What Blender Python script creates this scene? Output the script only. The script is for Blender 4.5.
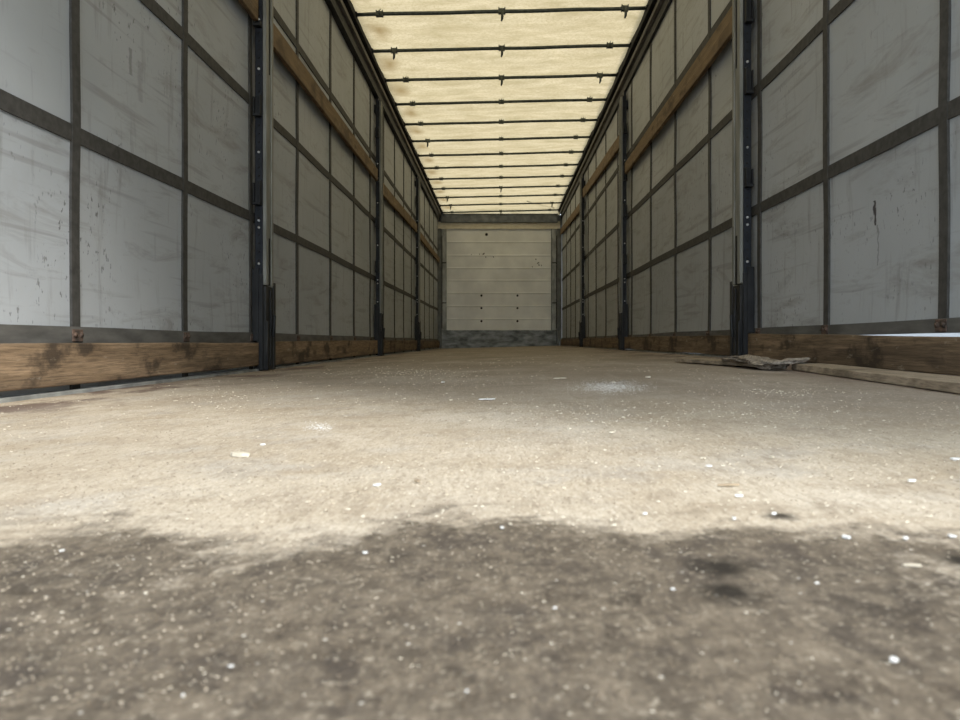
import bpy, math, random
from mathutils import Vector, noise
random.seed(7)
for o in list(bpy.data.objects): bpy.data.objects.remove(o)
scene = bpy.context.scene
col = scene.collection
E = 0.12            # eye height above the middle of the deck; all heights below are given relative to the eye
L0, L1 = -0.35, 14.4   # rear opening and front bulkhead
W = 1.24            # curtain plane
SLOPE = 0.023       # the body leans a little on its suspension

# ---------------------------------------------------------------- camera
cam_d = bpy.data.cameras.new('camera'); cam = bpy.data.objects.new('camera', cam_d); col.objects.link(cam)
cam.location = (0, 0, E); cam.rotation_euler = (math.pi/2, 0, 0)
cam_d.sensor_width = 36; cam_d.lens = 27.0
cam_d.shift_x = -20/960; cam_d.shift_y = -19/960
cam_d.clip_start = 0.02; cam_d.clip_end = 300
cam_d.dof.use_dof = True; cam_d.dof.focus_distance = 3.2; cam_d.dof.aperture_fstop = 13
scene.camera = cam
# ---------------------------------------------------------------- world, sun, exposure
world = bpy.data.worlds.new('world'); scene.world = world; world.use_nodes = True
wn = world.node_tree; wn.nodes.clear()
wo = wn.nodes.new('ShaderNodeOutputWorld'); bg = wn.nodes.new('ShaderNodeBackground')
sky = wn.nodes.new('ShaderNodeTexSky'); sky.sky_type = 'HOSEK_WILKIE'; sky.turbidity = 6; sky.ground_albedo = .35
SUN_EL = math.radians(36)
SUN_H = Vector((1, -1.15)).normalized()
sky.sun_direction = (SUN_H.x*math.cos(SUN_EL), SUN_H.y*math.cos(SUN_EL), math.sin(SUN_EL))
mixw = wn.nodes.new('ShaderNodeMix'); mixw.data_type = 'RGBA'; mixw.inputs[0].default_value = .8
mixw.inputs[7].default_value = (.78, .885, 1.0, 1)
wn.links.new(sky.outputs[0], mixw.inputs[6]); wn.links.new(mixw.outputs[2], bg.inputs[0])
bg.inputs[1].default_value = 3.9
wn.links.new(bg.outputs[0], wo.inputs[0])
sd = bpy.data.lights.new('sun', 'SUN'); sun = bpy.data.objects.new('sun', sd); col.objects.link(sun)
sd.energy = 3.2; sd.angle = math.radians(13); sd.color = (1, .97, .93)
sun.rotation_euler = Vector((sky.sun_direction)).to_track_quat('Z', 'Y').to_euler()
sun.location = (6, -7, 7)
vs = scene.view_settings
scene.display_settings.display_device = 'sRGB'
vs.view_transform = 'Standard'; vs.look = 'None'; vs.gamma = 1; vs.use_curve_mapping = False
vs.exposure = 0.36

# ---------------------------------------------------------------- material helpers
class NT:
    def __init__(s, name, rough=.7, metal=0, spec=.3):
        s.m = bpy.data.materials.new(name); s.m.use_nodes = True
        s.t = s.m.node_tree; s.b = s.t.nodes['Principled BSDF']
        s.b.inputs['Roughness'].default_value = rough; s.b.inputs['Metallic'].default_value = metal
        s.b.inputs['Specular IOR Level'].default_value = spec
        s.tc = s.t.nodes.new('ShaderNodeNewGeometry')
        s.pos = s.tc.outputs['Position']
    def n(s, ty, **k):
        x = s.t.nodes.new(ty)
        for a, v in k.items(): setattr(x, a, v)
        return x
    def l(s, a, b): s.t.links.new(a, b)
    def mapping(s, scale=(1,1,1), rot=(0,0,0), loc=(0,0,0)):
        m = s.n('ShaderNodeMapping'); m.inputs['Scale'].default_value = scale
        m.inputs['Rotation'].default_value = rot; m.inputs['Location'].default_value = loc
        s.l(s.pos, m.inputs[0]); return m.outputs[0]
    def noise(s, scale, detail=4, vec=None, rough=.55, dist=0):
        x = s.n('ShaderNodeTexNoise'); x.inputs['Scale'].default_value = scale; x.inputs['Detail'].default_value = detail
        x.inputs['Roughness'].default_value = rough; x.inputs['Distortion'].default_value = dist
        s.l(vec if vec else s.pos, x.inputs['Vector']); return x.outputs['Fac']
    def ramp(s, fac, stops):
        r = s.n('ShaderNodeValToRGB'); e = r.color_ramp.elements
        while len(e) < len(stops): e.new(.5)
        for i, (p, c) in enumerate(stops):
            e[i].position = p
            e[i].color = (c, c, c, 1) if not isinstance(c, tuple) else (*c, 1)
        s.l(fac, r.inputs[0]); return r.outputs[0]
    def mix(s, fac, a, b, mode='MIX'):
        m = s.n('ShaderNodeMix', data_type='RGBA', blend_type=mode)
        for v, i in ((fac, 0), (a, 6), (b, 7)):
            if isinstance(v, (int, float)): m.inputs[i].default_value = v if i == 0 else (v, v, v, 1)
            elif isinstance(v, tuple): m.inputs[i].default_value = (*v, 1)
            else: s.l(v, m.inputs[i])
        return m.outputs[2]
    def math(s, op, a, b=None, c=None, clamp=False):
        m = s.n('ShaderNodeMath', operation=op, use_clamp=clamp)
        for i, v in enumerate((a, b, c)):
            if v is None: continue
            if isinstance(v, (int, float)): m.inputs[i].default_value = v
            else: s.l(v, m.inputs[i])
        return m.outputs[0]
    def sep(s, vec=None):
        x = s.n('ShaderNodeSeparateXYZ'); s.l(vec if vec else s.pos, x.inputs[0]); return x.outputs
    def color(s, c):
        if isinstance(c, tuple): s.b.inputs['Base Color'].default_value = (*c, 1)
        else: s.l(c, s.b.inputs['Base Color'])
    def bump(s, h, strength=.3, dist=.01):
        b = s.n('ShaderNodeBump'); b.inputs['Strength'].default_value = strength; b.inputs['Distance'].default_value = dist
        s.l(h, b.inputs['Height']); s.l(b.outputs[0], s.b.inputs['Normal'])
M = {}
def simple(name, c1, c2, scale=20, rough=.6, metal=0, vs_=(1,1,1), spec=.3, bump=.15):
    t = NT(name, rough, metal, spec)
    f = t.noise(scale, 5, t.mapping(vs_))
    t.color(t.mix(t.ramp(f, [(.35, 0), (.65, 1)]), c1, c2)); t.bump(f, bump, .004)
    M[name] = t.m; return t

# tarpaulin curtain: blue grey coated cloth with scuffs, scratches and specks
t = NT('curtain', .55, 0, .35)
big = t.noise(1.1, 4); cloud = t.ramp(big, [(.3, 0), (.7, 1)])
c = t.mix(cloud, (.315, .335, .345), (.40, .42, .435))
sc = t.noise(7, 6, t.mapping((1, .35, 1.6), (.35, 0, 0)), .7, .6)
c = t.mix(t.math('MULTIPLY', t.ramp(sc, [(.52, 0), (.70, 1)]), .75), c, (.21, .205, .19))
st = t.noise(9, 5, t.mapping((1, 2.2, .25)), .65)
c = t.mix(t.math('MULTIPLY', t.ramp(st, [(.56, 0), (.74, 1)]), .6), c, (.17, .165, .15))
dg = t.noise(5, 3, t.mapping((1, .22, 5), (.42, 0, 0)), .5)
c = t.mix(t.math('MULTIPLY', t.ramp(dg, [(.60, 0), (.68, 1)]), .45), c, (.18, .175, .165))
sp = t.noise(55, 2, t.mapping((1, 1.3, .7)))
spm = t.math('MULTIPLY', t.ramp(sp, [(.64, 0), (.70, 1)]), t.ramp(t.noise(2.2, 2), [(.48, 0), (.60, 1)]))
c = t.mix(t.math('MULTIPLY', spm, .8), c, (.08, .08, .075))
px_, py_, pz_ = t.sep()
def streak_mark(side, yc, za, zb, w):
    wob = t.math('MULTIPLY', t.math('SUBTRACT', t.noise(45, 3), .5), .03)
    a_ = t.math('ABSOLUTE', t.math('ADD', t.math('SUBTRACT', py_, yc), wob))
    m_ = t.ramp(t.math('DIVIDE', a_, w), [(.4, 1), (1, 0)])
    zc_ = t.math('ABSOLUTE', t.math('SUBTRACT', pz_, E+(za+zb)/2))
    m_ = t.math('MULTIPLY', m_, t.math('LESS_THAN', zc_, (zb-za)/2))
    return t.math('MULTIPLY', m_, t.math('GREATER_THAN' if side > 0 else 'LESS_THAN', px_, 0))
c = t.mix(streak_mark(1, 2.40, .385, .468, .010), c, (.025, .02, .022))
c = t.mix(t.math('MULTIPLY', streak_mark(1, 2.385, .25, .385, .006), .6), c, (.12, .12, .115))
c = t.mix(t.math('MULTIPLY', streak_mark(-1, 2.435, .90, .99, .014), .55), c, (.10, .10, .095))
c = t.mix(t.math('MULTIPLY', streak_mark(-1, 2.50, .83, .97, .022), .3), c, (.12, .115, .105))
fine = t.noise(260, 2)
c = t.mix(t.math('MULTIPLY', fine, .12), c, (.3, .3, .3))
t.color(c); t.bump(t.noise(6, 4), .25, .02); M['curtain'] = t.m

simple('webbing', (.040, .0385, .035), (.066, .063, .057), 40, .75, 0, (1, 1, 1))
simple('belt', (.07, .068, .062), (.125, .12, .11), 14, .7, 0, (1, .5, 2))
simple('galv', (.15, .153, .135), (.25, .25, .225), 12, .6, .1, (1, 1, .3))
simple('rail_light', (.16, .155, .14), (.24, .23, .20), 20, .5, .3, (1, .1, 1))
simple('dark_steel', (.008, .0085, .0095), (.022, .0225, .023), 16, .55, .1, (1, 1, .4))
simple('blue_steel', (.008, .010, .014), (.018, .021, .027), 20, .55, .1)
simple('sleeve', (.009, .0095, .010), (.038, .037, .034), 22, .6, .1, (1, 1, .25))
simple('black', (.008, .008, .008), (.02, .02, .02), 30, .8)
simple('bow', (.045, .052, .045), (.09, .10, .085), 30, .45, .4)
simple('hole_glint', (.55, .56, .58), (.75, .75, .76), 30, .35, .6)  # bright tone standing in for daylight glinting through the post rail holes
simple('rust', (.045, .036, .03), (.13, .085, .062), 60, .8)
simple('kick', (.10, .11, .11), (.34, .36, .37), 5, .55, .3, (1, 1, 2.5))
simple('header', (.10, .11, .115), (.20, .21, .22), 9, .5, .3)
simple('corner', (.10, .105, .10), (.17, .175, .165), 9, .55, .3)
simple('cornerlite', (.22, .23, .22), (.42, .43, .41), 12, .55, .3, (1, 1, .4))
simple('plankwhite', (.70, .71, .70), (.84, .85, .83), 2.5, .5, 0, (1, 1, 1))
simple('asphalt', (.20, .20, .19), (.28, .27, .26), 3, .9)
simple('chip', (.46, .40, .30), (.62, .56, .45), 60, .8)
simple('whitechip', (.60, .59, .56), (.74, .73, .70), 60, .8)
simple('grit', (.10, .075, .05), (.22, .175, .125), 60, .9)
simple('tangrit', (.40, .33, .24), (.56, .48, .37), 60, .9)
simple('brownchip', (.20, .15, .10), (.38, .30, .2), 60, .85)
simple('greystrap', (.12, .10, .078), (.36, .31, .25), 80, .9, 0, (1, 1, 1), bump=.6)
# cream strip above the bulkhead
simple('creamtarp', (.66, .60, .46), (.78, .72, .58), 8, .7)

def wood(name, a, b, dark, seed, dirt=.6):
    t = NT(name, .75, 0, .2)
    v = t.mapping((14, .9, 14), (0, 0, 0), (seed, seed, seed))
    n1 = t.noise(2.4, 6, v, .6, .9)
    w = t.n('ShaderNodeTexWave', wave_type='RINGS', rings_direction='Y'); w.inputs['Scale'].default_value = 1.1
    w.inputs['Distortion'].default_value = 5; w.inputs['Detail'].default_value = 3; w.inputs['Detail Scale'].default_value = .8
    t.l(t.mapping((16, .9, 22), (0, 0, 0), (seed, 0, .3)), w.inputs['Vector'])
    c = t.mix(t.ramp(n1, [(.3, 0), (.7, 1)]), a, b)
    c = t.mix(t.math('MULTIPLY', t.ramp(w.outputs['Fac'], [(.0, 1), (.35, 0)]), .4), c, dark)
    d = t.noise(3.2, 5, t.mapping((1, 1.4, 2.2), (0, 0, 0), (seed, 0, 0)), .6)
    c = t.mix(t.math('MULTIPLY', t.ramp(d, [(.53, 0), (.62, 1)]), dirt), c, dark)
    fg = t.noise(6, 6, t.mapping((40, 1.6, 40), (0, 0, 0), (seed, 2, 1)), .7)
    c = t.mix(t.math('MULTIPLY', t.ramp(fg, [(.40, 1), (.55, 0)]), .5), c, dark)
    sw = t.noise(20, 4, t.mapping((1, .5, 1.6), (.5, 0, 0), (seed, 5, 1)), .7)
    c = t.mix(t.math('MULTIPLY', t.ramp(sw, [(.62, 0), (.72, 1)]), .35), c, (.48, .42, .33))
    kv = t.n('ShaderNodeTexVoronoi'); kv.inputs['Scale'].default_value = 1; t.l(t.mapping((2, 3.2, 9), (0, 0, 0), (seed, .4, 0)), kv.inputs['Vector'])
    c = t.mix(t.math('MULTIPLY', t.ramp(kv.outputs['Distance'], [(.08, 1), (.2, 0)]), .7), c, dark)
    t.color(c); t.bump(fg, .4, .003); M[name] = t.m
wood('wood_low', (.17, .115, .068), (.36, .255, .16), (.045, .034, .025), 0, .85)
wood('wood_low_dark', (.115, .082, .05), (.27, .19, .118), (.03, .022, .016), 3.1, .8)
wood('wood_up', (.17, .115, .062), (.28, .195, .105), (.07, .048, .03), 5.7, .6)
wood('wood_grey', (.27, .215, .155), (.43, .355, .265), (.10, .08, .055), 9.3, .6)

def translucent(t, c, f):
    tr = t.n('ShaderNodeBsdfTranslucent')
    if isinstance(c, tuple): tr.inputs[0].default_value = (*c, 1)
    else: t.l(c, tr.inputs[0])
    mx = t.n('ShaderNodeMixShader'); mx.inputs[0].default_value = f
    t.l(t.b.outputs[0], mx.inputs[1]); t.l(tr.outputs[0], mx.inputs[2]); t.l(mx.outputs[0], t.t.nodes['Material Output'].inputs[0])
t = NT('flap', .7, 0, .1); t.color((.5, .52, .54)); translucent(t, (.34, .36, .38), .5); M['flap'] = t.m
# roof tarpaulin: translucent cream with creases and brown rub marks between the bows
BOW0, BOWD = 5.68, 0.715
t = NT('roof', .8, 0, .1)
x, y, z = t.sep()
n1 = t.noise(5, 5, t.mapping((.6, 1.6, 1)), .6)
c = t.mix(t.ramp(n1, [(.3, 0), (.7, 1)]), (.238, .184, .100), (.345, .273, .166))
cr = t.noise(3.0, 5, t.mapping((1, 1.5, 1), (0, 0, .5)), .6, 1.6)
c = t.mix(t.math('MULTIPLY', t.ramp(t.noise(38, 5, None, .8), [(.38, 1), (.56, 0)]), .55), c, (.20, .155, .075))
crm = t.ramp(t.math('ABSOLUTE', t.math('SUBTRACT', cr, .5)), [(0, 1), (.012, 0)])
crm = t.math('MULTIPLY', crm, t.ramp(t.noise(1.3, 2), [(.5, 0), (.6, .5)]))
c = t.mix(crm, c, (.17, .12, .06))
ph = t.math('FRACT', t.math('DIVIDE', t.math('SUBTRACT', y, BOW0-.02), BOWD))
dy = t.math('MULTIPLY', t.math('SUBTRACT', ph, .60), BOWD)
wob = t.math('MULTIPLY', t.math('SUBTRACT', t.noise(2.2, 2), .5), .18)
dx = t.math('ADD', t.math('ADD', x, 1.03), wob)
r2 = t.math('SQRT', t.math('ADD', t.math('MULTIPLY', t.math('MULTIPLY', dx, dx), 5), t.math('MULTIPLY', t.math('MULTIPLY', dy, dy), 1)))
r2 = t.math('ADD', r2, t.math('MULTIPLY', t.noise(9, 3), .10))
blot = t.math('MULTIPLY', t.ramp(r2, [(.05, 1), (.30, 0)]), .85)
c = t.mix(blot, c, (.14, .09, .035))
t.color(c); t.bump(t.noise(7, 5, t.mapping((1, 1.6, 1)), .6, .6), .3, .02)
tr = t.n('ShaderNodeBsdfTranslucent'); t.l(c, tr.inputs[0])
mx = t.n('ShaderNodeMixShader'); mx.inputs[0].default_value = .68
out = t.t.nodes['Material Output']
t.l(t.b.outputs[0], mx.inputs[1]); t.l(tr.outputs[0], mx.inputs[2]); t.l(mx.outputs[0], out.inputs[0])
M['roof'] = t.m

# deck: worn plywood, sawdust over it, black grime at the rear sill
t = NT('deck', .8, 0, .25)
x, y, z = t.sep()
nb = t.noise(2.0, 6, t.mapping((1, .8, 1)), .6)
brown = t.mix(t.ramp(nb, [(.3, 0), (.7, 1)]), (.205, .170, .135), (.345, .298, .248))
streak = t.noise(4, 5, t.mapping((2.5, .35, 1)), .65)
brown = t.mix(t.math('MULTIPLY', t.ramp(streak, [(.55, 0), (.75, 1)]), .5), brown, (.50, .45, .38))
dk = t.ramp(t.noise(6.5, 7, t.mapping((1, .9, 1), (0, 0, 0), (2, 7, 1)), .72), [(.52, 0), (.66, 1)])
brown = t.mix(t.math('MULTIPLY', dk, .6), brown, (.20, .165, .13))
sand = t.mix(t.ramp(t.noise(6, 5), [(.3, 0), (.7, 1)]), (.42, .345, .25), (.58, .51, .41))
sand = t.mix(t.math('MULTIPLY', t.ramp(t.noise(420, 2), [(.35, 1), (.6, 0)]), .5), sand, (.27, .21, .145))
sand = t.mix(t.math('MULTIPLY', t.ramp(t.noise(11, 6, t.mapping((.8, 1.2, 1), (0, 0, .3)), .7), [(.53, 0), (.68, 1)]), .55), sand, (.30, .235, .165))
sand = t.mix(t.math('MULTIPLY', t.ramp(t.noise(5, 5, t.mapping((1, 1, 1), (0, 0, 0), (4, 4, 4)), .7), [(.52, 0), (.66, 1)]), .5), sand, (.40, .37, .33))
# sand spread: full between .45 and about 1.5 m on the left, less on the right
edge = t.math('ADD', y, t.math('MULTIPLY', x, .75))
edge = t.math('ADD', edge, t.math('MULTIPLY', t.math('SUBTRACT', t.noise(2.3, 4), .5), .9))
sm = t.ramp(t.math('DIVIDE', edge, 3), [(.33, 1), (.62, 0)])
c = t.mix(sm, brown, sand)
# fine white dust veil streaks further in
veil = t.ramp(t.noise(1.7, 6, t.mapping((1, .7, 1), (0, 0, .4), (3, 1, 0)), .7, .4), [(.52, 0), (.72, 1)])
c = t.mix(t.math('MULTIPLY', veil, .3), c, (.60, .57, .52))
# speckles of sawdust everywhere
vo = t.n('ShaderNodeTexVoronoi'); vo.inputs['Scale'].default_value = 95; t.l(t.pos, vo.inputs['Vector'])
spk = t.ramp(vo.outputs['Distance'], [(.10, 1), (.2, 0)])
cs = t.sep(vo.outputs['Color'])
spk = t.math('MULTIPLY', spk, t.ramp(cs[0], [(.80, 0), (.82, 1)]))
spk = t.math('MULTIPLY', spk, t.ramp(t.noise(1.8, 4), [(.42, .1), (.62, 1)]))
c = t.mix(t.math('MULTIPLY', spk, .8), c, (.74, .69, .58))
# grit grain, swept lengthwise
ga = t.noise(330, 4, t.mapping((1, .20, 1)), .7)
c = t.mix(t.math('MULTIPLY', t.ramp(ga, [(.30, 1), (.50, 0)]), .5), c, (.22, .175, .125))
c = t.mix(t.math('MULTIPLY', t.ramp(ga, [(.56, 0), (.70, 1)]), .5), c, (.66, .60, .50))
gb = t.noise(75, 6, t.mapping((1, .28, 1), (0, 0, .06), (8, 1, 2)), .72)
c = t.mix(t.math('MULTIPLY', t.ramp(gb, [(.34, 1), (.49, 0)]), .45), c, (.22, .175, .125))
gc = t.noise(15, 6, t.mapping((1, .45, 1), (0, 0, .1), (5, 3, 2)), .72)
c = t.mix(t.math('MULTIPLY', t.ramp(gc, [(.56, 0), (.68, 1)]), .45), c, (.24, .19, .14))
# worn dark patches near the walls
ax = t.math('ABSOLUTE', x)
wp = t.math('MULTIPLY', t.ramp(t.math('DIVIDE', ax, 1.24), [(.60, 0), (.84, 1)]), t.ramp(t.noise(3.1, 6, t.mapping((1.3, .7, 1)), .7), [(.49, 0), (.56, 1)]))
c = t.mix(t.math('MULTIPLY', wp, .8), c, (.10, .062, .05))
# grime at the sill
g = t.math('ADD', y, t.math('MULTIPLY', t.math('SUBTRACT', t.noise(7.5, 7, t.mapping((1, .8, 1), (0, 0, 0), (1.3, 0, 0)), .66), .5), .52))
g = t.math('SUBTRACT', g, t.math('MULTIPLY', t.math('MULTIPLY', x, x), .12))
g = t.math('ADD', g, t.math('MULTIPLY', t.math('MAXIMUM', t.math('SUBTRACT', x, .12), 0), .62))
g = t.math('ADD', g, .026)
g = t.math('ADD', g, t.math('MULTIPLY', t.math('SUBTRACT', t.noise(70, 5, None, .75), .5), .16))
gm = t.ramp(g, [(.43, 1), (.50, 0)])
gcol = t.mix(t.ramp(t.noise(14, 7, t.mapping((1, .8, 1)), .7), [(.32, 0), (.68, 1)]), (.034, .026, .019), (.115, .090, .064))
gcol = t.mix(t.ramp(t.noise(60, 4, None, .7), [(.40, 0), (.72, .75)]), gcol, (.20, .16, .115))
ge = t.noise(240, 4, t.mapping((1, .42, 1), (0, 0, .2)), .72)
gcol = t.mix(t.math('MULTIPLY', t.ramp(ge, [(.56, 0), (.70, 1)]), .6), gcol, (.30, .25, .185))
gcol = t.mix(t.math('MULTIPLY', t.ramp(ge, [(.32, 1), (.47, 0)]), .6), gcol, (.025, .019, .015))
gf = t.noise(30, 5, t.mapping((1, .6, 1), (0, 0, .5), (2, 2, 2)), .7)
gcol = t.mix(t.math('MULTIPLY', t.ramp(gf, [(.36, 1), (.48, 0)]), .7), gcol, (.028, .021, .018))
gs = t.ramp(t.noise(210, 3), [(.60, 0), (.72, .8)])
gcol = t.mix(gs, gcol, (.32, .275, .21))
vo2 = t.n('ShaderNodeTexVoronoi'); vo2.inputs['Scale'].default_value = 150; t.l(t.pos, vo2.inputs['Vector'])
gcol = t.mix(t.math('MULTIPLY', t.ramp(vo2.outputs['Distance'], [(.06, 1), (.17, 0)]), t.ramp(t.sep(vo2.outputs['Color'])[1], [(.90, 0), (.92, 1)])), gcol, (.62, .58, .5))
sm2 = t.ramp(t.math('ADD', g, t.math('MULTIPLY', t.noise(12, 6, t.mapping((.55, 1.7, 1)), .7), .0)), [(.40, 1), (.62, 0)])
smd = t.math('MULTIPLY', sm2, t.ramp(t.noise(13, 6, t.mapping((.5, 1.8, 1)), .7), [(.52, 0), (.62, .8)]))
c = t.mix(smd, c, (.15, .12, .085))
c = t.mix(t.math('MULTIPLY', gm, .95), c, gcol)
for ox, oy, orad in ((.115, .372, .013), (.107, .336, .012), (.24, .372, .010), (.185, .475, .008)):
    ddx = t.math('SUBTRACT', x, ox); ddy = t.math('SUBTRACT', y, oy)
    dd = t.math('SQRT', t.math('ADD', t.math('MULTIPLY', ddx, ddx), t.math('MULTIPLY', ddy, ddy)))
    dd = t.math('ADD', dd, t.math('MULTIPLY', t.math('SUBTRACT', t.noise(90, 4), .5), .02))
    c = t.mix(t.math('MULTIPLY', t.ramp(t.math('DIVIDE', dd, orad*2), [(.2, 1), (.9, 0)]), .93), c, (.014, .011, .008))
t.color(c); t.bump(t.noise(120, 4, None, .7), .45, .004); M['deck'] = t.m

# ---------------------------------------------------------------- mesh helpers (all in trailer coordinates, z relative to the eye)
def sl(x): return SLOPE*x
def deck_z(x): return -.12 + .025*x
class MB:
    def __init__(s): s.v = []; s.f = []; s.sm = []; s.mi = []; s.cur = 0
    def add(s, vs_, fs, smooth=False):
        b = len(s.v); s.v += [tuple(p) for p in vs_]
        for f in fs: s.f.append(tuple(b+i for i in f)); s.sm.append(smooth); s.mi.append(s.cur)
        return s
    def box(s, x0, x1, y0, y1, z0, z1, j=0):
        x0, x1 = sorted((x0, x1)); y0, y1 = sorted((y0, y1)); z0, z1 = sorted((z0, z1))
        v = [(x, y, z) for x in (x0, x1) for y in (y0, y1) for z in (z0, z1)]
        if j: v = [(a+random.uniform(-j, j), b+random.uniform(-j, j), c+random.uniform(-j, j)) for a, b, c in v]
        return s.add(v, [(0,1,3,2), (4,6,7,5), (0,4,5,1), (2,3,7,6), (0,2,6,4), (1,5,7,3)])
    def hexa(s, p):   # 8 points: near ring 4, far ring 4
        return s.add(p, [(3,2,1,0), (4,5,6,7), (0,1,5,4), (1,2,6,5), (2,3,7,6), (3,0,4,7)])
    def tube(s, pts, r, n=10, cap=True):
        pts = [Vector(p) for p in pts]; vs_ = []; fs = []
        for i, p in enumerate(pts):
            d = (pts[min(i+1, len(pts)-1)] - pts[max(i-1, 0)]).normalized()
            up = Vector((0, 0, 1)) if abs(d.z) < .9 else Vector((0, 1, 0))
            a = d.cross(up).normalized(); b = a.cross(d)
            rr = r[i] if isinstance(r, (list, tuple)) else r
            for k in range(n):
                th = 2*math.pi*k/n; vs_.append(p + a*math.cos(th)*rr + b*math.sin(th)*rr)
        for i in range(len(pts)-1):
            for k in range(n): fs.append((i*n+k, i*n+(k+1) % n, (i+1)*n+(k+1) % n, (i+1)*n+k))
        if cap: fs.append(tuple(range(n-1, -1, -1))); fs.append(tuple((len(pts)-1)*n+k for k in range(n)))
        return s.add(vs_, fs, True)
    def grid(s, fn, nu, nv, smooth=True):
        vs_ = [fn(i/nu, j/nv) for i in range(nu+1) for j in range(nv+1)]
        fs = [(i*(nv+1)+j, (i+1)*(nv+1)+j, (i+1)*(nv+1)+j+1, i*(nv+1)+j+1) for i in range(nu) for j in range(nv)]
        return s.add(vs_, fs, smooth)
    def build(s, name, mat, parent=None, base=None, bevel=0, solid=0):
        me = bpy.data.meshes.new(name)
        if parent is not None: base = Vector(parent['_b']) if '_b' in parent else Vector(parent.location) - Vector((0, 0, E))
        if base is None:
            n = len(s.v); base = Vector((sum(v[0] for v in s.v)/n, sum(v[1] for v in s.v)/n, min(v[2] for v in s.v)))
        base = Vector(base)
        me.from_pydata([tuple(Vector(v) - base) for v in s.v], [], s.f); me.polygons.foreach_set('material_index', s.mi); me.update()
        import bmesh
        bm = bmesh.new(); bm.from_mesh(me); bmesh.ops.recalc_face_normals(bm, faces=bm.faces); bm.to_mesh(me); bm.free()
        me.polygons.foreach_set('use_smooth', s.sm) if len(me.polygons) == len(s.sm) else None
        for mt in (mat if isinstance(mat, (list, tuple)) else [mat]): me.materials.append(M[mt])
        o = bpy.data.objects.new(name, me); col.objects.link(o)
        if parent is not None:
            o.parent = parent
        else:
            o.location = base + Vector((0, 0, E))
        if bevel:
            b = o.modifiers.new('bevel', 'BEVEL'); b.width = bevel; b.segments = 2; b.limit_method = 'ANGLE'
        if solid:
            b = o.modifiers.new('solid', 'SOLIDIFY'); b.thickness = solid
        return o
# children of a part share that part's origin, so a sub-part needs the part's base
def sub(parent, mb, name, mat, base, **k):
    o = mb.build(name, mat, None, base, **k); o.location = (0, 0, 0); o.parent = parent; return o
def empty(name, base):
    o = bpy.data.objects.new(name, None); o.empty_display_size = .1; col.objects.link(o)
    o.location = Vector(base) + Vector((0, 0, E)); return o
def tag(o, label=None, cat=None, group=None, kind=None):
    if label: o['label'] = label
    if cat: o['category'] = cat
    if group: o['group'] = group
    if kind: o['kind'] = kind
    return o

# ---------------------------------------------------------------- deck
def deckfn(u, v):
    x = -W + 2*W*u; y = L0 + (L1-L0)*(v**1.6)
    h = .0012*noise.noise(Vector((x*6, y*6, 0)))
    return (x, y, deck_z(x)+h)
mb = MB(); mb.grid(deckfn, 60, 200)
fl = mb.build('floor', 'deck', solid=0); tag(fl, 'worn plywood trailer floor under sawdust and dark grime', 'floor', kind='structure')
mb = MB(); mb.box(-W, W, L0-.12, L0, -.30, -.155); s_ = mb.build('trim_3', 'dark_steel', bevel=.004); tag(s_, 'dark steel rear sill of the trailer', 'trim', kind='structure')
mb = MB(); mb.grid(lambda u, v: (-40+80*u, -60+100*v, -1.35), 4, 4); g_ = mb.build('ground', 'asphalt'); tag(g_, 'grey asphalt yard around the trailer', 'ground', kind='structure')

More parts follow.
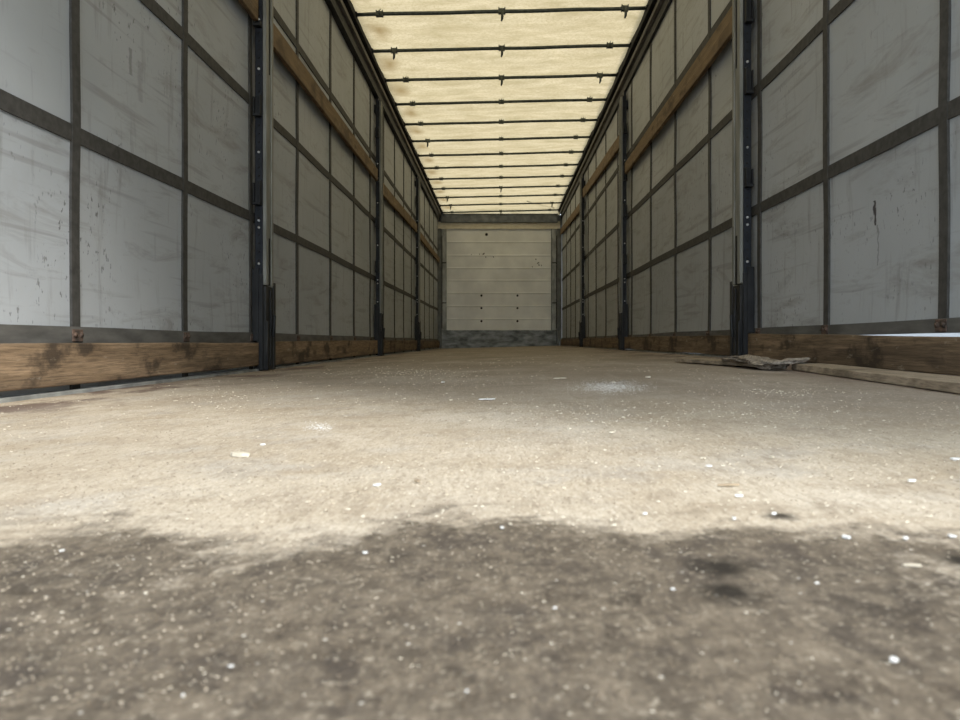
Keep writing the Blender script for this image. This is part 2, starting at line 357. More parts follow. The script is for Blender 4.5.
# ---------------------------------------------------------------- curtains
VS = {-1: [0.55, 1.32, 2.096, 2.825, 3.571, 4.39, 5.25, 6.10, 6.86, 7.65, 8.45, 9.25, 10.05, 10.95, 11.8, 12.6, 13.4],
      +1: [0.50, 1.26, 2.006, 2.726, 3.434, 4.25, 5.08, 5.91, 6.76, 7.55, 8.42, 9.28, 10.1, 10.95, 11.8, 12.6, 13.4]}
HS = {-1: [.612, 1.195, 1.80], +1: [.635, 1.212, 1.80]}
def cellf(val, arr):
    for a, b in zip(arr, arr[1:]):
        if a <= val <= b: return math.sin(math.pi*(val-a)/(b-a))
    return 0
def cx(s, y, z):
    b = cellf(y, VS[s]) * max(cellf(z, [.05]+HS[s]), 0)
    return s*(W + .010*b**.7 + .004*noise.noise(Vector((y*1.3, z*2.1, s*5))))
for s, nm in ((-1, 'wall_left'), (1, 'wall_right')):
    mb = MB()
    z0, z1 = (deck_z(s*W)-.03 if s < 0 else .022), 2.62
    mb.grid(lambda u, v: (cx(s, L0+(L1-L0)*u, z0+(z1-z0)*v), L0+(L1-L0)*u, z0+(z1-z0)*v), 560, 70)
    w_ = mb.build(nm, 'curtain', base=(s*W, 0, z0)); side = 'left' if s < 0 else 'right'
    tag(w_, f'grey tarpaulin side curtain with dark webbing grid on the {side}', 'wall', kind='structure')
    base = Vector((s*W, 0, z0))
    if s > 0:
        m = MB(); m.grid(lambda u, v: (W+.002+.003*noise.noise(Vector((u*40, v*3, 0))), L0+(L1-L0)*u, -.13+.16*v), 200, 4)
        sub(w_, m, 'pale_bottom_flap', 'flap', base)
    def strap_v(y0, z0_, z1_, wd=.040):
        m = MB(); n = 60
        for q in range(n):
            a = z0_+(z1_-z0_)*q/n; b = z0_+(z1_-z0_)*(q+1)/n
            def P(yy, zz, d): return (cx(s, yy, zz)-s*d, yy, zz)
            dn = .003*noise.noise(Vector((y0, a*3, 9)))
            dn2 = .003*noise.noise(Vector((y0, b*3, 9)))
            m.add([P(y0-wd/2+dn, a, .0075), P(y0+wd/2+dn, a, .0075), P(y0+wd/2+dn2, b, .0075), P(y0-wd/2+dn2, b, .0075),
                   P(y0-wd/2+dn, a, -.001), P(y0+wd/2+dn, a, -.001), P(y0+wd/2+dn2, b, -.001), P(y0-wd/2+dn2, b, -.001)],
                  [(0,1,2,3), (0,3,7,4), (1,5,6,2)])
        return m
    def strap_h(zc, y0, y1, wd=.048, d=.006):
        m = MB(); n = int((y1-y0)/.05)
        for q in range(n):
            a = y0+(y1-y0)*q/n; b = y0+(y1-y0)*(q+1)/n
            def dz(q_): return .006*noise.noise(Vector((q_*.9, zc*7, 3+s))) + (min(.010, max(-.012, .012*(q_-2.8))) if s < 0 and .5 < zc < .7 else 0)
            fa = dz(a); fb = dz(b)
            def P(yy, zz, dd): return (cx(s, yy, zz)-s*dd, yy, zz)
            m.add([P(a, zc-wd/2+fa, d), P(b, zc-wd/2+fb, d), P(b, zc+wd/2+fb, d), P(a, zc+wd/2+fa, d),
                   P(a, zc-wd/2+fa, -.001), P(b, zc-wd/2+fb, -.001), P(b, zc+wd/2+fb, -.001), P(a, zc+wd/2+fa, -.001)],
                  [(0,1,2,3), (0,4,5,1), (3,2,6,7)])
        return m
    for y0 in VS[s]:
        sub(w_, strap_v(y0, z0+.005, 2.5), 'vertical_webbing', 'webbing', base)
        # riveted buckle plate where the strap meets the bottom belt
        m = MB(); zb = .018 if s < 0 else .045
        xx = cx(s, y0, zb)-s*.0105
        m.box(xx-.002, xx+.002, y0-.026, y0+.026, zb-.020, zb+.016)
        p_ = sub(w_, m, 'buckle_plate', 'rust', base, bevel=.002)
        m = MB()
        for q in (-.015, .015): m.tube([(xx, y0+q, zb), (xx-s*.006, y0+q, zb)], .007, 10)
        r_ = sub(p_, m, 'rivet_pair', 'rust', base)
    for zc in HS[s]: sub(w_, strap_h(zc, L0, L1-.02), 'horizontal_webbing', 'webbing', base)
    zc = .010 if s < 0 else .041
    sub(w_, strap_h(zc, L0, L1-.02, .062 if s < 0 else .040, .009), 'bottom_belt', 'belt', base)
    # low kerb along the deck edge
    m = MB(); m.box(s*1.205, s*1.232, L0, L1, deck_z(s*1.22)-.02, deck_z(s*1.22)+.012)
    k_ = m.build('trim_%d' % (4 if s < 0 else 5), 'cornerlite', bevel=.003)
    tag(k_, f'low grey metal kerb along the {side} floor edge', 'trim', kind='structure')

# ---------------------------------------------------------------- roof
def rooffn(u, v):
    x = -1.2+2.4*u; y = L0 + (L1-L0)*v
    ph = ((y-BOW0)/BOWD) % 1.0
    z = 2.655 + sl(x) - .018*math.sin(math.pi*ph) - .012*math.cos(math.pi*x/1.2)*0
    z -= .03*max(0, (y-BOW0)/(12*BOWD))**2 if y > BOW0 else 0
    z -= .10*max(0, (y-14.26)/.12)
    z += .012*noise.noise(Vector((x*3, y*3.2, 1))) + .007*noise.noise(Vector((x*9, y*9, 2)))
    return (x, y, z)
mb = MB(); mb.grid(rooffn, 80, 480)
c_ = mb.build('ceiling', 'roof', base=(0, 0, 2.64)); tag(c_, 'cream translucent tarpaulin roof lit by daylight', 'ceiling', kind='structure')

for s, nm in ((-1, 'trim_1'), (1, 'trim_2')):
    d = sl(s*1.15)-.012*(s > 0)
    S_ = s; s = s*(1 if s < 0 else 1.018)
    side = 'left' if S_ < 0 else 'right'
    e = empty(nm, (s*1.2, 0, 2.42+d)); tag(e, f'dark roof rail running along the top of the {side} curtain', 'trim', kind='structure')
    m = MB(); m.box(s*1.195, s*1.255, L0, L1, 2.43+d, 2.455+d); m.box(s*1.195, s*1.205, L0, L1, 2.455+d, 2.53+d); m.box(s*1.245, s*1.255, L0, L1, 2.455+d, 2.70+d)
    m.build('roller_track', 'dark_steel', e, bevel=.003)
    m = MB(); m.box(s*1.165, s*1.20, L0, L1, 2.515+d, 2.555+d); m.build('light_rail', 'rail_light', e, bevel=.006)
    m = MB(); m.box(s*1.135, s*1.175, L0, L1, 2.56+d, 2.60+d); m.box(s*1.15, s*1.262, L0, L1+.08, 2.60+d, 2.69+d); m.build('inner_flange', 'black', e, bevel=.004)

ordn = ['nearest', 'second', 'third', 'fourth', 'fifth', 'sixth', 'seventh', 'eighth', 'ninth', 'tenth', 'eleventh', 'twelfth', 'farthest']
hooks = [(0,1,1), (1,1,0), (0,1,1), (0,0,0), (0,0,0), (1,0,0), (0,0,0), (0,0,0), (0,0,0), (0,1,0), (1,0,0), (1,0,1), (0,1,0)]
for k in range(13):
    y = BOW0 + BOWD*k
    H = 2.60 - .03*(k/12)**2
    lab = {0: 'grey steel roof bow nearest the camera, right under the cream tarpaulin', 12: 'grey steel roof bow farthest away, just before the front header'}.get(k, f'grey steel roof bow, {ordn[k]} counted from the camera')
    e = empty('roof_bow', (0, y, H)); tag(e, lab, 'roof bow', 'cross bows under the roof tarpaulin')
    pts = [(x/10*1.15+.01, y+.006*noise.noise(Vector((x*.3, k, 0))), H + sl(x/10*1.155) - .004*noise.noise(Vector((x*.2, k*3.1, 5)))) for x in range(-10, 11)]
    MB().tube(pts, .0145, 10).build('tube', 'bow', e)
    for xe in (-1.145, 1.165):
        m = MB(); m.box(xe-.014, xe+.02, y-.018, y+.018, H+sl(xe)-.017, H+sl(xe)+.02); m.build('end_bracket', 'black', e, bevel=.004)
    for q, xc in enumerate((-.95+.01*(k % 3), .015, .985-.01*(k % 2))):
        zc = H+sl(xc)
        m = MB()
        m.box(xc-.028, xc+.028, y-.018, y+.019, zc-.018, zc+.019)
        for o_ in (-.024, .024): m.box(xc+o_-.004, xc+o_+.004, y-.02, y+.02, zc-.02, zc+.027)
        cl = m.build('clip', 'bow', e, bevel=.002)
        m = MB()
        if hooks[k][q]:
            m.tube([(xc, y-.018, zc+.01), (xc+.004, y-.022, zc-.03), (xc+.002, y-.022, zc-.065), (xc-.004, y-.016, zc-.085)], [.011, .012, .010, .006], 8)
        else:
            m.tube([(xc, y-.019, zc-.012), (xc, y-.017, zc+.02), (xc+.006, y-.005, zc+.036)], [.008, .007, .005], 8)
        m.build('hook', 'bow', e)
# a loose rod lying on the far bows
m = MB(); m.tube([(.50, 13.55, 2.625+sl(.5)), (.8, 13.95, 2.628+sl(.8)), (1.08, 14.30, 2.63+sl(1.1))], .008, 8)
tag(m.build('loose_rod', 'bow'), 'thin loose rod slanting across the farthest roof bows at the right', 'rod')

# ---------------------------------------------------------------- front bulkhead
Yb = L1
e = empty('wall_front', (0, Yb, -.12)); tag(e, 'front bulkhead of pale horizontal planks in a steel frame', 'wall', kind='structure')
m = MB(); m.box(-1.32, 1.32, Yb+.06, Yb+.09, -.3, 2.52); m.build('backing', 'corner', e)
edges = [.20, .41, .67, .93, 1.18, 1.43, 1.68, 1.95, 2.24]
for a, b in zip(edges, edges[1:]):
    m = MB(); m.box(-1.07, 1.02, Yb, Yb+.05, a, b)
    m.add([(-1.07, Yb, a+.006), (1.02, Yb, a+.006), (1.02, Yb-.007, a+.03), (-1.07, Yb-.007, a+.03), (-1.07, Yb, a+.05), (1.02, Yb, a+.05)], [(0,1,2,3), (3,2,5,4)])
    m.build('pale_plank', 'plankwhite', e)
m = MB()
for xh, zh in ((-.37, .41), (.35, .41), (-.37, .67), (.35, .67), (-.37, .92), (.35, .92)):
    m.tube([(xh, Yb-.003, zh-.012), (xh, Yb-.018, zh-.012)], .022, 10)
m.tube([(-.27, Yb-.003, 2.13), (-.27, Yb-.012, 2.13)], .028, 10)
m.build('lashing_hole', 'black', e)
m = MB()
for i in range(16):
    xh = random.choice((random.gauss(-.3, .12), random.gauss(.72, .06))); zh = 1.72+random.gauss(0, .02) if xh < .3 else 1.52+random.gauss(0, .06)
    m.box(xh-.008, xh+.008, Yb-.0015, Yb+.003, zh-.012, zh+.012, .004)
m.build('dark_scuff', 'black', e)
m = MB(); m.box(-1.17, 1.12, Yb-.03, Yb+.03, -.16, .215); m.build('kick_plate', 'kick', e, bevel=.006)
m = MB(); m.box(-1.25, 1.26, Yb-.02, Yb+.04, 2.3, 2.52); m.box(-1.18, 1.15, Yb-.10, Yb+.04, 2.36, 2.515); m.box(-1.18, 1.15, Yb-.11, Yb-.09, 2.505, 2.53); m.build('header_beam', 'header', e, bevel=.006)
m = MB(); m.grid(lambda u, v: (-1.24+2.44*u, Yb-.035+.008*noise.noise(Vector((u*14, v*2, 0))), 2.235+.15*v + .01*noise.noise(Vector((u*9, 0, 4)))), 60, 6); m.build('cream_strip', 'creamtarp', e)
for s in (-1, 1):
    xo = -.03 if s > 0 else 0
    m = MB(); m.box(s*1.165+xo, s*1.255+xo, Yb-.10, Yb+.04, -.16, 2.235); m.build('corner_post', 'corner', e, bevel=.006)
    m = MB(); m.box(s*1.065+xo, s*1.16+xo, Yb-.035, Yb+.03, .22, 2.235)
    fr = m.build('frame_upright', 'cornerlite', e, bevel=.004)
    m = MB(); m.box(s*1.15+xo, s*1.162+xo, Yb-.045, Yb-.03, .25, 2.1)
    for zz in (.75, 1.55): m.box(s*1.07+xo, s*1.15+xo, Yb-.04, Yb-.034, zz, zz+.02)
    m.build('edge_slot', 'black', e)

# ---------------------------------------------------------------- posts
def post(s, y, brk, label, top_dark=False):
    zf = deck_z(s*1.19)+.004
    e = empty('curtain_post', (s*1.19, y+.07, zf)); tag(e, label, 'post', 'sliding posts between the side curtains')
    X = lambda a: s*a
    ztop = 2.36
    # main aluminium column with a slotted inner face
    m = MB(); m.box(X(1.172), X(1.205), y+.012, y+.128, .28, ztop)
    m.box(X(1.166), X(1.174), y+.012, y+.050, .28, ztop); m.box(X(1.166), X(1.174), y+.100, y+.128, .28, ztop)
    m.build('column', 'galv', e, bevel=.003)
    for a_, b_, c_, d_ in ((.062, .082, .28, .52), (.070, .078, 1.35, ztop-.05)):
        m = MB(); m.box(X(1.168), X(1.173), y+a_, y+b_, c_, d_); m.build('slot', 'black', e)
    # perforated rail on the near face
    m = MB(); m.box(X(1.184), X(1.218), y+.006, y+.016, .1, ztop); m.box(X(1.182), X(1.187), y, y+.014, .1, ztop); m.box(X(1.215), X(1.219), y+.002, y+.016, .1, ztop)
    m.cur = 1; zz = .36
    while zz < ztop-.05:
        m.tube([(X(1.201), y+.009, zz), (X(1.201), y+.0052, zz)], .0055, 8); zz += .042
    m.cur = 2  # pale discs imitate light showing through some of the holes
    for zz in (.385, .565, .60, .94, 1.135+.22, 1.60, 1.74): m.tube([(X(1.201), y+.008, zz), (X(1.201), y+.0005, zz)], .0062, 8)
    m.build('perforated_rail', ['blue_steel', 'black', 'hole_glint'], e)
    # dark lower sleeve
    m = MB(); m.box(X(1.170), X(1.224), y+.022, y+.155, zf, .275)
    m.box(X(1.160), X(1.172), y+.016, y+.040, zf, .10); m.box(X(1.164), X(1.171), y+.125, y+.16, zf, .30)
    m.box(X(1.163), X(1.171), y+.078, y+.098, zf+.02, .26)
    sl_ = m.build('lower_sleeve', 'sleeve', e, bevel=.003)
    m = MB(); m.box(X(1.200), X(1.232), y-.004, y+.006, .0 if s < 0 else .04, .36); m.box(X(1.18), X(1.20), y-.002, y+.012, zf, .33)
    m.build('side_plate', 'dark_steel', e, bevel=.002)
    m = MB(); m.box(X(1.158), X(1.164), y+.075, y+.098, .06, .16, .002); m.tube([(X(1.155), y+.088, .02), (X(1.152), y+.10, .13)], .008, 8)
    m.build('latch_lever', 'dark_steel', e, bevel=.002)
    # board holders, an open U each
    for zb, hb in brk:
        m = MB(); m.box(X(1.184), X(1.189), y-.028, y+.010, zb, zb+hb); m.box(X(1.184), X(1.222), y-.028, y+.008, zb-.006, zb+.006)
        m.box(X(1.216), X(1.222), y-.022, y+.008, zb, zb+hb*.9); m.box(X(1.188), X(1.218), y-.002, y+.006, zb, zb+hb)
        m.build('board_holder', 'dark_steel', e, bevel=.0015)
        m = MB(); m.box(X(1.186), X(1.191), y+.14, y+.170, zb-.02, zb+hb-.01); m.box(X(1.186), X(1.236), y+.14, y+.172, zb-.024, zb-.014)
        m.box(X(1.226), X(1.234), y+.14, y+.165, zb-.02, zb+hb-.02)
        m.build('board_holder', 'dark_steel', e, bevel=.0015)
    # hanger to the roof rail
    m = MB(); m.box(X(1.20), X(1.225), y+.05, y+.11, ztop, 2.425); m.box(X(1.185), X(1.24), y+.03, y+.13, ztop-.11, ztop-.03)
    m.tube([(X(1.195), y+.08, ztop-.07), (X(1.225), y+.08, ztop-.07)], .022, 12)
    m.build('roller_hanger', 'dark_steel', e, bevel=.003)
BL = [(.68, .115), (1.12, .10), (1.565, .02), (2.0, .1)]; BR = [(.75, .09), (1.20, .12), (1.545, .14), (2.0, .1)]
PY = [3.58, 7.06, 10.42]
post(-1, PY[0], BL, 'grey slotted steel post nearest the camera on the left side')
post(-1, PY[1], BL, 'middle steel post on the left side, between nearest and farthest posts')
post(-1, PY[2], BL, 'farthest of the three steel posts on the left side')
post(1, PY[0]-.09, BR, 'grey slotted steel post on the right side standing by the loose floor plank')
post(1, PY[1]-.13, BR, 'middle steel post on the right side, between nearest and farthest posts')
post(1, PY[2], BR, 'farthest of the three steel posts on the right side')

# ---------------------------------------------------------------- boards along the sides
def board(s, y0, y1, a, b, th, mat, label, group, wob=.003):
    """a, b = (bottom, top) heights at the two ends"""
    m = MB(); n = 24; xi = 1.196
    ring = []
    for i in range(n+1):
        f = i/n; y = y0+(y1-y0)*f
        zb = a[0]+(b[0]-a[0])*f + wob*noise.noise(Vector((y*1.5, s, a[0]*5))); zt = a[1]+(b[1]-a[1])*f + wob*noise.noise(Vector((y*1.7, s+4, a[1]*5)))
        x = s*(xi + .003*noise.noise(Vector((y*.8, s*3, a[0]))))
        ring += [(x, y, zb), (x, y, zt), (x+s*th, y, zt), (x+s*th, y, zb)]
    fs = []
    for i in range(n):
        for k in range(4): fs.append((i*4+k, i*4+(k+1) % 4, (i+1)*4+(k+1) % 4, (i+1)*4+k))
    fs += [(0, 3, 2, 1), (n*4, n*4+1, n*4+2, n*4+3)]
    m.add(ring, fs)
    o = m.build('side_board', mat, bevel=.004); tag(o, label, 'board', group); return o
G1, G2 = 'low side boards along the floor', 'upper side boards between the posts'
pl, pr = PY, [PY[0]-.09, PY[1]-.13, PY[2]]
fl_ = .019
board(-1, L0+.02, pl[0]-.012, (-.122, -.004), (-.123, -.008), .028, 'wood_low', 'low brown stained board nearest the camera along the left floor edge', G1)
board(-1, pl[0]+.162, pl[1]-.012, (-.130, -.003), (-.124, .008), .028, 'wood_low', 'low brown board in second bay of the left floor edge', G1)
board(-1, pl[1]+.162, pl[2]-.012, (-.124, .008), (-.122, .008), .028, 'wood_low_dark', 'low brown board in third bay of the left floor edge', G1)
board(-1, pl[2]+.162, L1-.13, (-.122, .008), (-.122, .008), .028, 'wood_low_dark', 'low brown board in last bay of the left floor edge', G1)
board(1, L0+.02, pr[0]-.016, (-.105, -.025), (-.080, .036), .028, 'wood_low_dark', 'low dark-stained board nearest the camera behind the loose floor plank on the right', G1)
board(1, pr[0]+.162, pr[1]-.016, (-.076, .030), (-.076, .040), .028, 'wood_low_dark', 'low brown board in second bay of the right floor edge', G1)
board(1, pr[1]+.162, pr[2]-.016, (-.078, .038), (-.078, .036), .028, 'wood_low_dark', 'low brown board in third bay of the right floor edge', G1)
board(1, pr[2]+.162, L1-.16, (-.078, .036), (-.078, .036), .028, 'wood_low_dark', 'low brown board in last bay of the right floor edge', G1)
board(-1, L0+.02, pl[0]-.012, (1.56, 1.69), (1.585, 1.70), .026, 'wood_up', 'upper brown board cut by the top left edge of the picture', G2)
board(-1, pl[0]+.162, pl[1]-.012, (1.56, 1.685), (1.565, 1.68), .026, 'wood_up', 'upper brown board in second bay of left side, longest in view', G2)
board(-1, pl[1]+.162, pl[2]-.012, (1.50, 1.62), (1.57, 1.69), .026, 'wood_up', 'upper brown board in third bay of left side', G2)
board(-1, pl[2]+.162, L1-.13, (1.54, 1.65), (1.55, 1.65), .026, 'wood_up', 'upper brown board in last bay of left side beside the bulkhead', G2)
board(1, pr[0]+.162, pr[1]-.016, (1.592, 1.728), (1.60, 1.71), .026, 'wood_up', 'upper brown board in second bay of right side, widest and lowest there', G2)
board(1, pr[1]+.162, pr[2]-.016, (1.94, 2.07), (2.07, 2.20), .026, 'wood_up', 'upper brown board in third bay of right side, rising away from the camera', G2)
board(1, pr[2]+.162, L1-.16, (1.94, 2.07), (2.10, 2.22), .026, 'wood_up', 'upper brown board in last bay of right side beside the bulkhead', G2)

# ---------------------------------------------------------------- loose planks and the twisted strap
def loose_plank(p0, p1, wd, th, z_off, mat, label, lift=0):
    """p0,p1 = inner lower edge ends on the deck (x,y)"""
    d = (Vector(p1)-Vector(p0)).normalized(); nrm = Vector((d.y, -d.x))
    if nrm.x < 0: nrm = -nrm
    m = MB(); n = 20; ring = []
    for i in range(n+1):
        f = i/n; p = Vector(p0).lerp(Vector(p1), f)
        w0 = wd*(1-.10*max(0, 1-f*9)) ; jit = .003*noise.noise(Vector((f*6, wd*30, 0)))
        q = p + nrm*(w0)
        zz = lift*math.sin(math.pi*min(f*1.2, 1)) if lift else 0
        for (a, h) in ((p+nrm*jit, 0), (p+nrm*jit, th), (q, th), (q, 0)):
            ring.append((a.x, a.y, deck_z(a.x)+z_off+h+zz*f))
    fs = []
    for i in range(n):
        for k in range(4): fs.append((i*4+k, i*4+(k+1) % 4, (i+1)*4+(k+1) % 4, (i+1)*4+k))
    fs += [(0, 3, 2, 1), (n*4, n*4+1, n*4+2, n*4+3)]
    m.add(ring, fs)
    o = m.build('loose_plank', mat, bevel=.002); tag(o, label, 'plank', 'loose planks on the floor'); return o
loose_plank((.955, 2.36), (.80, .95), .098, .020, .002, 'wood_grey', 'long loose plank on the floor running out of the picture at the right edge')
loose_plank((.80, 3.30), (.905, 2.50), .085, .016, .005, 'wood_grey', 'short loose plank with its end under the twisted strap')
# twisted grey strap draped over the plank end
m = MB()
path = [(.878, 2.80, -.071), (.885, 2.72, -.068), (.895, 2.62, -.064), (.895, 2.50, -.068), (.90, 2.42, -.079), (.915, 2.36, -.080), (.94, 2.34, -.068), (.97, 2.33, -.063), (1.00, 2.33, -.057)]
wds = [.020, .030, .036, .040, .044, .040, .030, .02, .010]
def sp_(f):
    i = min(int(f), len(path)-2); g = f-i
    return Vector(path[i]).lerp(Vector(path[i+1]), g), wds[i]*(1-g)+wds[i+1]*g
N, K = 56, 28; vs_ = []; fs = []
for i in range(N+1):
    c0, wdt = sp_(i/N*(len(path)-1)); c1, _ = sp_(min(i+1, N)/N*(len(path)-1)); cm, _ = sp_(max(i-1, 0)/N*(len(path)-1))
    d = (c1-cm).normalized(); a = d.cross(Vector((0, 0, 1))).normalized(); b = a.cross(d)
    for k in range(K):
        th = 2*math.pi*k/K; tw = i*.13
        fold = 1 + .22*math.sin(6*th+tw*2) + .12*math.sin(11*th-tw*3) + .2*noise.noise(Vector((math.cos(th)*2, math.sin(th)*2, i*.15)))
        p = c0 + a*math.cos(th)*wdt*fold + b*math.sin(th)*wdt*.34*fold
        p.z = max(p.z, deck_z(p.x)+(.002 if 2.37 < p.y < 2.49 else .0225)); vs_.append(p)
for i in range(N):
    for k in range(K): fs.append((i*K+k, i*K+(k+1) % K, (i+1)*K+(k+1) % K, (i+1)*K+k))
fs += [tuple(range(K-1, -1, -1)), tuple(N*K+k for k in range(K))]
m.add(vs_, fs, True)
tag(m.build('twisted_strap', 'greystrap'), 'frayed grey twisted strap lying over the end of the loose plank', 'strap')

# ---------------------------------------------------------------- debris on the deck
def at(px, py, zoff=0):
    """floor point of the deck where the photograph shows it (x from column, y from row)"""
    x = 0
    for _ in range(20):
        y = 720*-(deck_z(x)+zoff)/(py-341); x = (px-500)*y/720
    return x, y
def flake(px, py, L, Wd, T, ang, mat, name, label, cat, group=None, curl=0):
    x, y = at(px, py); ca, sa = math.cos(ang), math.sin(ang)
    m = MB(); n = 7; top = []; bot = []
    r = random.Random(int(px*7+py))
    prof = [(-.5, .05), (-.42, .6), (-.2, .9), (.05, 1), (.28, .85), (.45, .5), (.5, .1)]
    ring = []
    for f, w in prof:
        for sgn in (-1, 1):
            ww = Wd/2*w*(1+r.uniform(-.35, .35))
            u, v = f*L, sgn*ww
            X_, Y_ = x+u*ca-v*sa, y+u*sa+v*ca
            z = deck_z(X_)+.0012+abs(f)*curl
            ring.append((X_, Y_, z)); ring.append((X_, Y_, z+T*(.6+.4*w)))
    fs = []
    for i in range(len(prof)-1):
        a = i*4; b = a+4   # each station: L bottom, L top, R bottom, R top
        fs += [(a+1, b+1, b+3, a+3), (a, a+2, b+2, b), (a, b, b+1, a+1), (a+2, a+3, b+3, b+2)]
    fs += [(0, 1, 3, 2), (len(prof)*4-4, len(prof)*4-2, len(prof)*4-1, len(prof)*4-3)]
    m.add(ring, fs); o = m.build(name, mat); tag(o, label, cat, group); return o
G = 'wood chips scattered on the floor'
flake(487, 400, .034, .014, .002, .05, 'whitechip', 'paper_scrap', 'bright white flat scrap on the floor centre, biggest white flake there', 'scrap')
flake(240, 457, .028, .009, .004, -.5, 'chip', 'wood_splinter', 'pale pointed wood splinter lying on the sand left of centre', 'splinter')
flake(560, 379, .040, .010, .003, .1, 'chip', 'wood_splinter', 'long pale splinter on the far floor just right of centre', 'splinter')
flake(728, 487, .018, .003, .0015, .0, 'brownchip', 'dark_splinter', 'thin dark splinter on the sand right of centre', 'splinter')
flake(912, 568, .009, .0028, .0006, -.25, 'chip', 'wood_chip', 'pale elongated chip at the right edge of the dark grime', 'wood chip', G)
flake(894, 664, .0028, .0025, .001, .2, 'whitechip', 'wood_chip', 'round white chip in the blurred grime at the lower right', 'wood chip', G)
CH = [(739, 498, .008, 'whitechip', 'largest white chip in the cluster above the two dark spots'),
      (734, 521, .006, 'whitechip', 'white chip at the edge of the dark grime above the two dark spots'),
      (709, 468, .008, 'whitechip', 'white chip on the right sand alone above the cluster of chips'),
      (774, 516, .006, 'whitechip', 'white chip beside a small dark stain right of centre'),
      (846, 540, .007, 'whitechip', 'white chip on the rim of the dark grime patch at the right'),
      (912, 483, .009, 'whitechip', 'white crumb on the sand towards the right wall'),
      (772, 459, .009, 'chip', 'pale chip on brown floor below the loose plank'),
      (703, 460, .007, 'chip', 'pale chip beside the white chip on the right sand'),
      (645, 516, .006, 'whitechip', 'small white chip near centre where sand meets grime on the right'),
      (417, 483, .009, 'brownchip', 'brown curled chip on the sand just left of centre'),
      (377, 487, .009, 'whitechip', 'white chip left of the brown curled chip'),
      (502, 530, .005, 'whitechip', 'white chip at the centre where sand meets dark grime'),
      (263, 446, .009, 'whitechip', 'small white chip right of the pointed splinter'),
      (451, 401, .014, 'chip', 'pale chip left of the bright white scrap'),
      (443, 383, .016, 'whitechip', 'white fleck up-left of the bright white scrap'),
      (612, 434, .012, 'chip', 'curled pale shaving right of the floor centre'),
      (569, 430, .010, 'chip', 'short pale shaving between centre and curled shaving'),
      (648, 378, .020, 'chip', 'pale chip on the far floor in front of the right posts'),
      (614, 383, .020, 'chip', 'pale chip on the white dusty patch of the far floor'),
      (955, 461, .010, 'whitechip', 'white chip at the right picture edge below the plank'),
      (906, 541, .006, 'whitechip', 'white chip on the sand near lower right picture edge'),
      (952, 539, .006, 'whitechip', 'white chip at the extreme right of the sand'),
      (231, 670, .0028, 'whitechip', 'blurred white chip in the grime at lower left'),
      (183, 699, .0022, 'whitechip', 'blurred white crumb lowest in the grime at the left'),
      (365, 555, .004, 'whitechip', 'white crumb in the grime left of centre'),
      (62, 553, .004, 'whitechip', 'white crumb in the grime near left picture edge'),
      (673, 592, .003, 'whitechip', 'white crumb just left of the lower dark spot'),
      (817, 586, .003, 'whitechip', 'white crumb in the middle of the right-hand grime'),
      (146, 596, .0035, 'chip', 'tan crumb in the left-hand grime'),
      (555, 611, .0025, 'whitechip', 'white crumb in the grime right of centre'),
      (467, 695, .002, 'whitechip', 'blurred white crumb at the bottom centre')]
for i, (px, py, L, mat, lab) in enumerate(CH):
    L *= .78; flake(px, py, L, L*.5, L*.22, i*1.3, mat, 'wood_chip', lab, 'wood chip', G, L*.1)
def stuffscatter(name, mat, pts, label, cat, smin, smax, extra=()):
    m = MB(); mats = [mat]+[e_[0] for e_ in extra]
    jobs = [(0, x, y, smin, smax) for x, y in pts]
    for i_, (m_, p_, a_, b_) in enumerate(extra): jobs += [(i_+1, x, y, a_, b_) for x, y in p_]
    for cur, x, y, smin, smax in jobs:
        m.cur = cur
        s = random.uniform(smin, smax)*min(1, .22+.16*y); a = random.uniform(0, math.pi); r = random.uniform(.4, 1)
        ca, sa = math.cos(a)*s, math.sin(a)*s; z = deck_z(x)+.0012; h = s*.35
        q = [(x+ca, y+sa), (x-sa*r*.6, y+ca*r*.6), (x-ca, y-sa), (x+sa*r*.6, y-ca*r*.6)]
        m.add([(a_, b_, z) for a_, b_ in q]+[(x+(a_-x)*.7, y+(b_-y)*.7, z+h) for a_, b_ in q], [(4,5,6,7), (0,1,5,4), (1,2,6,5), (2,3,7,6), (3,0,4,7)])
    o = m.build(name, mats); tag(o, label, cat, kind='stuff')
pts = []
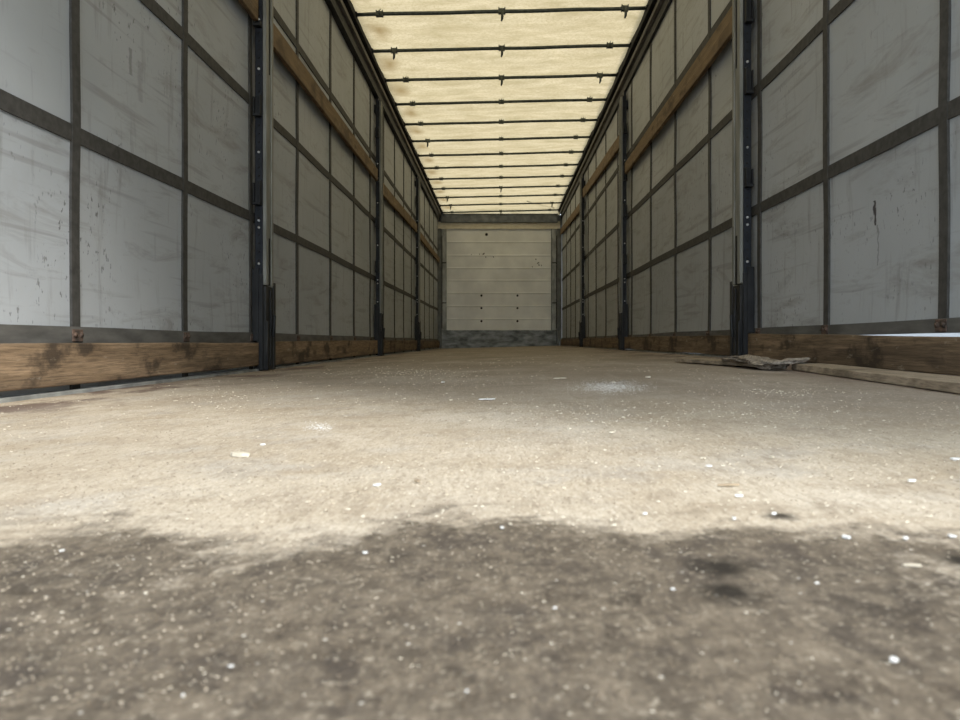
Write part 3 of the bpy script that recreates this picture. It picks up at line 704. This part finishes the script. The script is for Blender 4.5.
for _ in range(4200):
    px = random.uniform(0, 960); py = 348 + 180*random.random()**1.1
    x, y = at(px, py)
    if abs(x) > 1.15 or y > 13: continue
    if noise.noise(Vector((x*1.7, y*1.2, 3))) < random.uniform(-.35, .25): continue
    if y < 1.0 and random.random() < .72: continue
    pts.append((x, y))
for (cx_, cy_, sx, sy, n) in ((410, 373, 45, 3, 260), (690, 415, 120, 8, 160), (790, 393, 50, 2, 120), (640, 372, 40, 3, 120), (215, 400, 30, 8, 120), (500, 362, 30, 2, 60)):
    for _ in range(n):
        x, y = at(random.gauss(cx_, sx), max(352, random.gauss(cy_, sy)))
        if abs(x) < 1.15 and y < 13: pts.append((x, y))
def inpowder(p):
    u, v = 500+720*p[0]/p[1], 341-720*deck_z(p[0])/p[1]
    return (abs(u-320) < 30 and abs(v-428) < 9) or (abs(u-612) < 75 and abs(v-387) < 15)
pts = [p for p in pts if not (.74 < p[0] and .9 < p[1] < 3.4) and not inpowder(p)]
def spread(n, f):
    P = []
    while len(P) < n:
        px = random.uniform(-5, 965); py = 352 + 360*random.random()**1.25
        x, y = at(px, py)
        if abs(x) < 1.15 and noise.noise(Vector((x*3, y*2, f))) > random.uniform(-.5, .3) and not (.74 < x and .9 < y < 3.4) and not inpowder((x, y)): P.append((x, y))
    return P
P = []
while len(P) < 260:
    x, y = at(random.uniform(-5, 965), 525+195*random.random()**1.3)
    if noise.noise(Vector((x*9, y*9, 6))) > random.uniform(-.5, .3): P.append((x, y))
tg = [p for p in spread(9000, 6) if p[1] > .55 or random.random() < .25]
stuffscatter('sawdust', 'chip', pts, 'pale sawdust, tan dust grains and brown grit strewn over the whole floor', 'sawdust', .0015, .0065,
             [('grit', spread(8000, 1), .001, .004), ('tangrit', tg, .001, .004), ('chip', P, .0008, .0036)])
for lab, c0, sx, sy, n in (('heap of white powder on the sand left of centre', (320, 428), 8, 2.2, 420), ('white powder streak on the far floor right of centre', (612, 387), 17, 3.2, 2600)):
    P = []
    for _ in range(n):
        x, y = at(c0[0]+max(-2.6*sx, min(2.6*sx, random.gauss(0, sx))), c0[1]+max(-2.6*sy, min(2.6*sy, random.gauss(0, sy)))); P.append((x, y))
    stuffscatter('white_powder', 'whitechip', P, lab, 'powder', .0008, .0026)
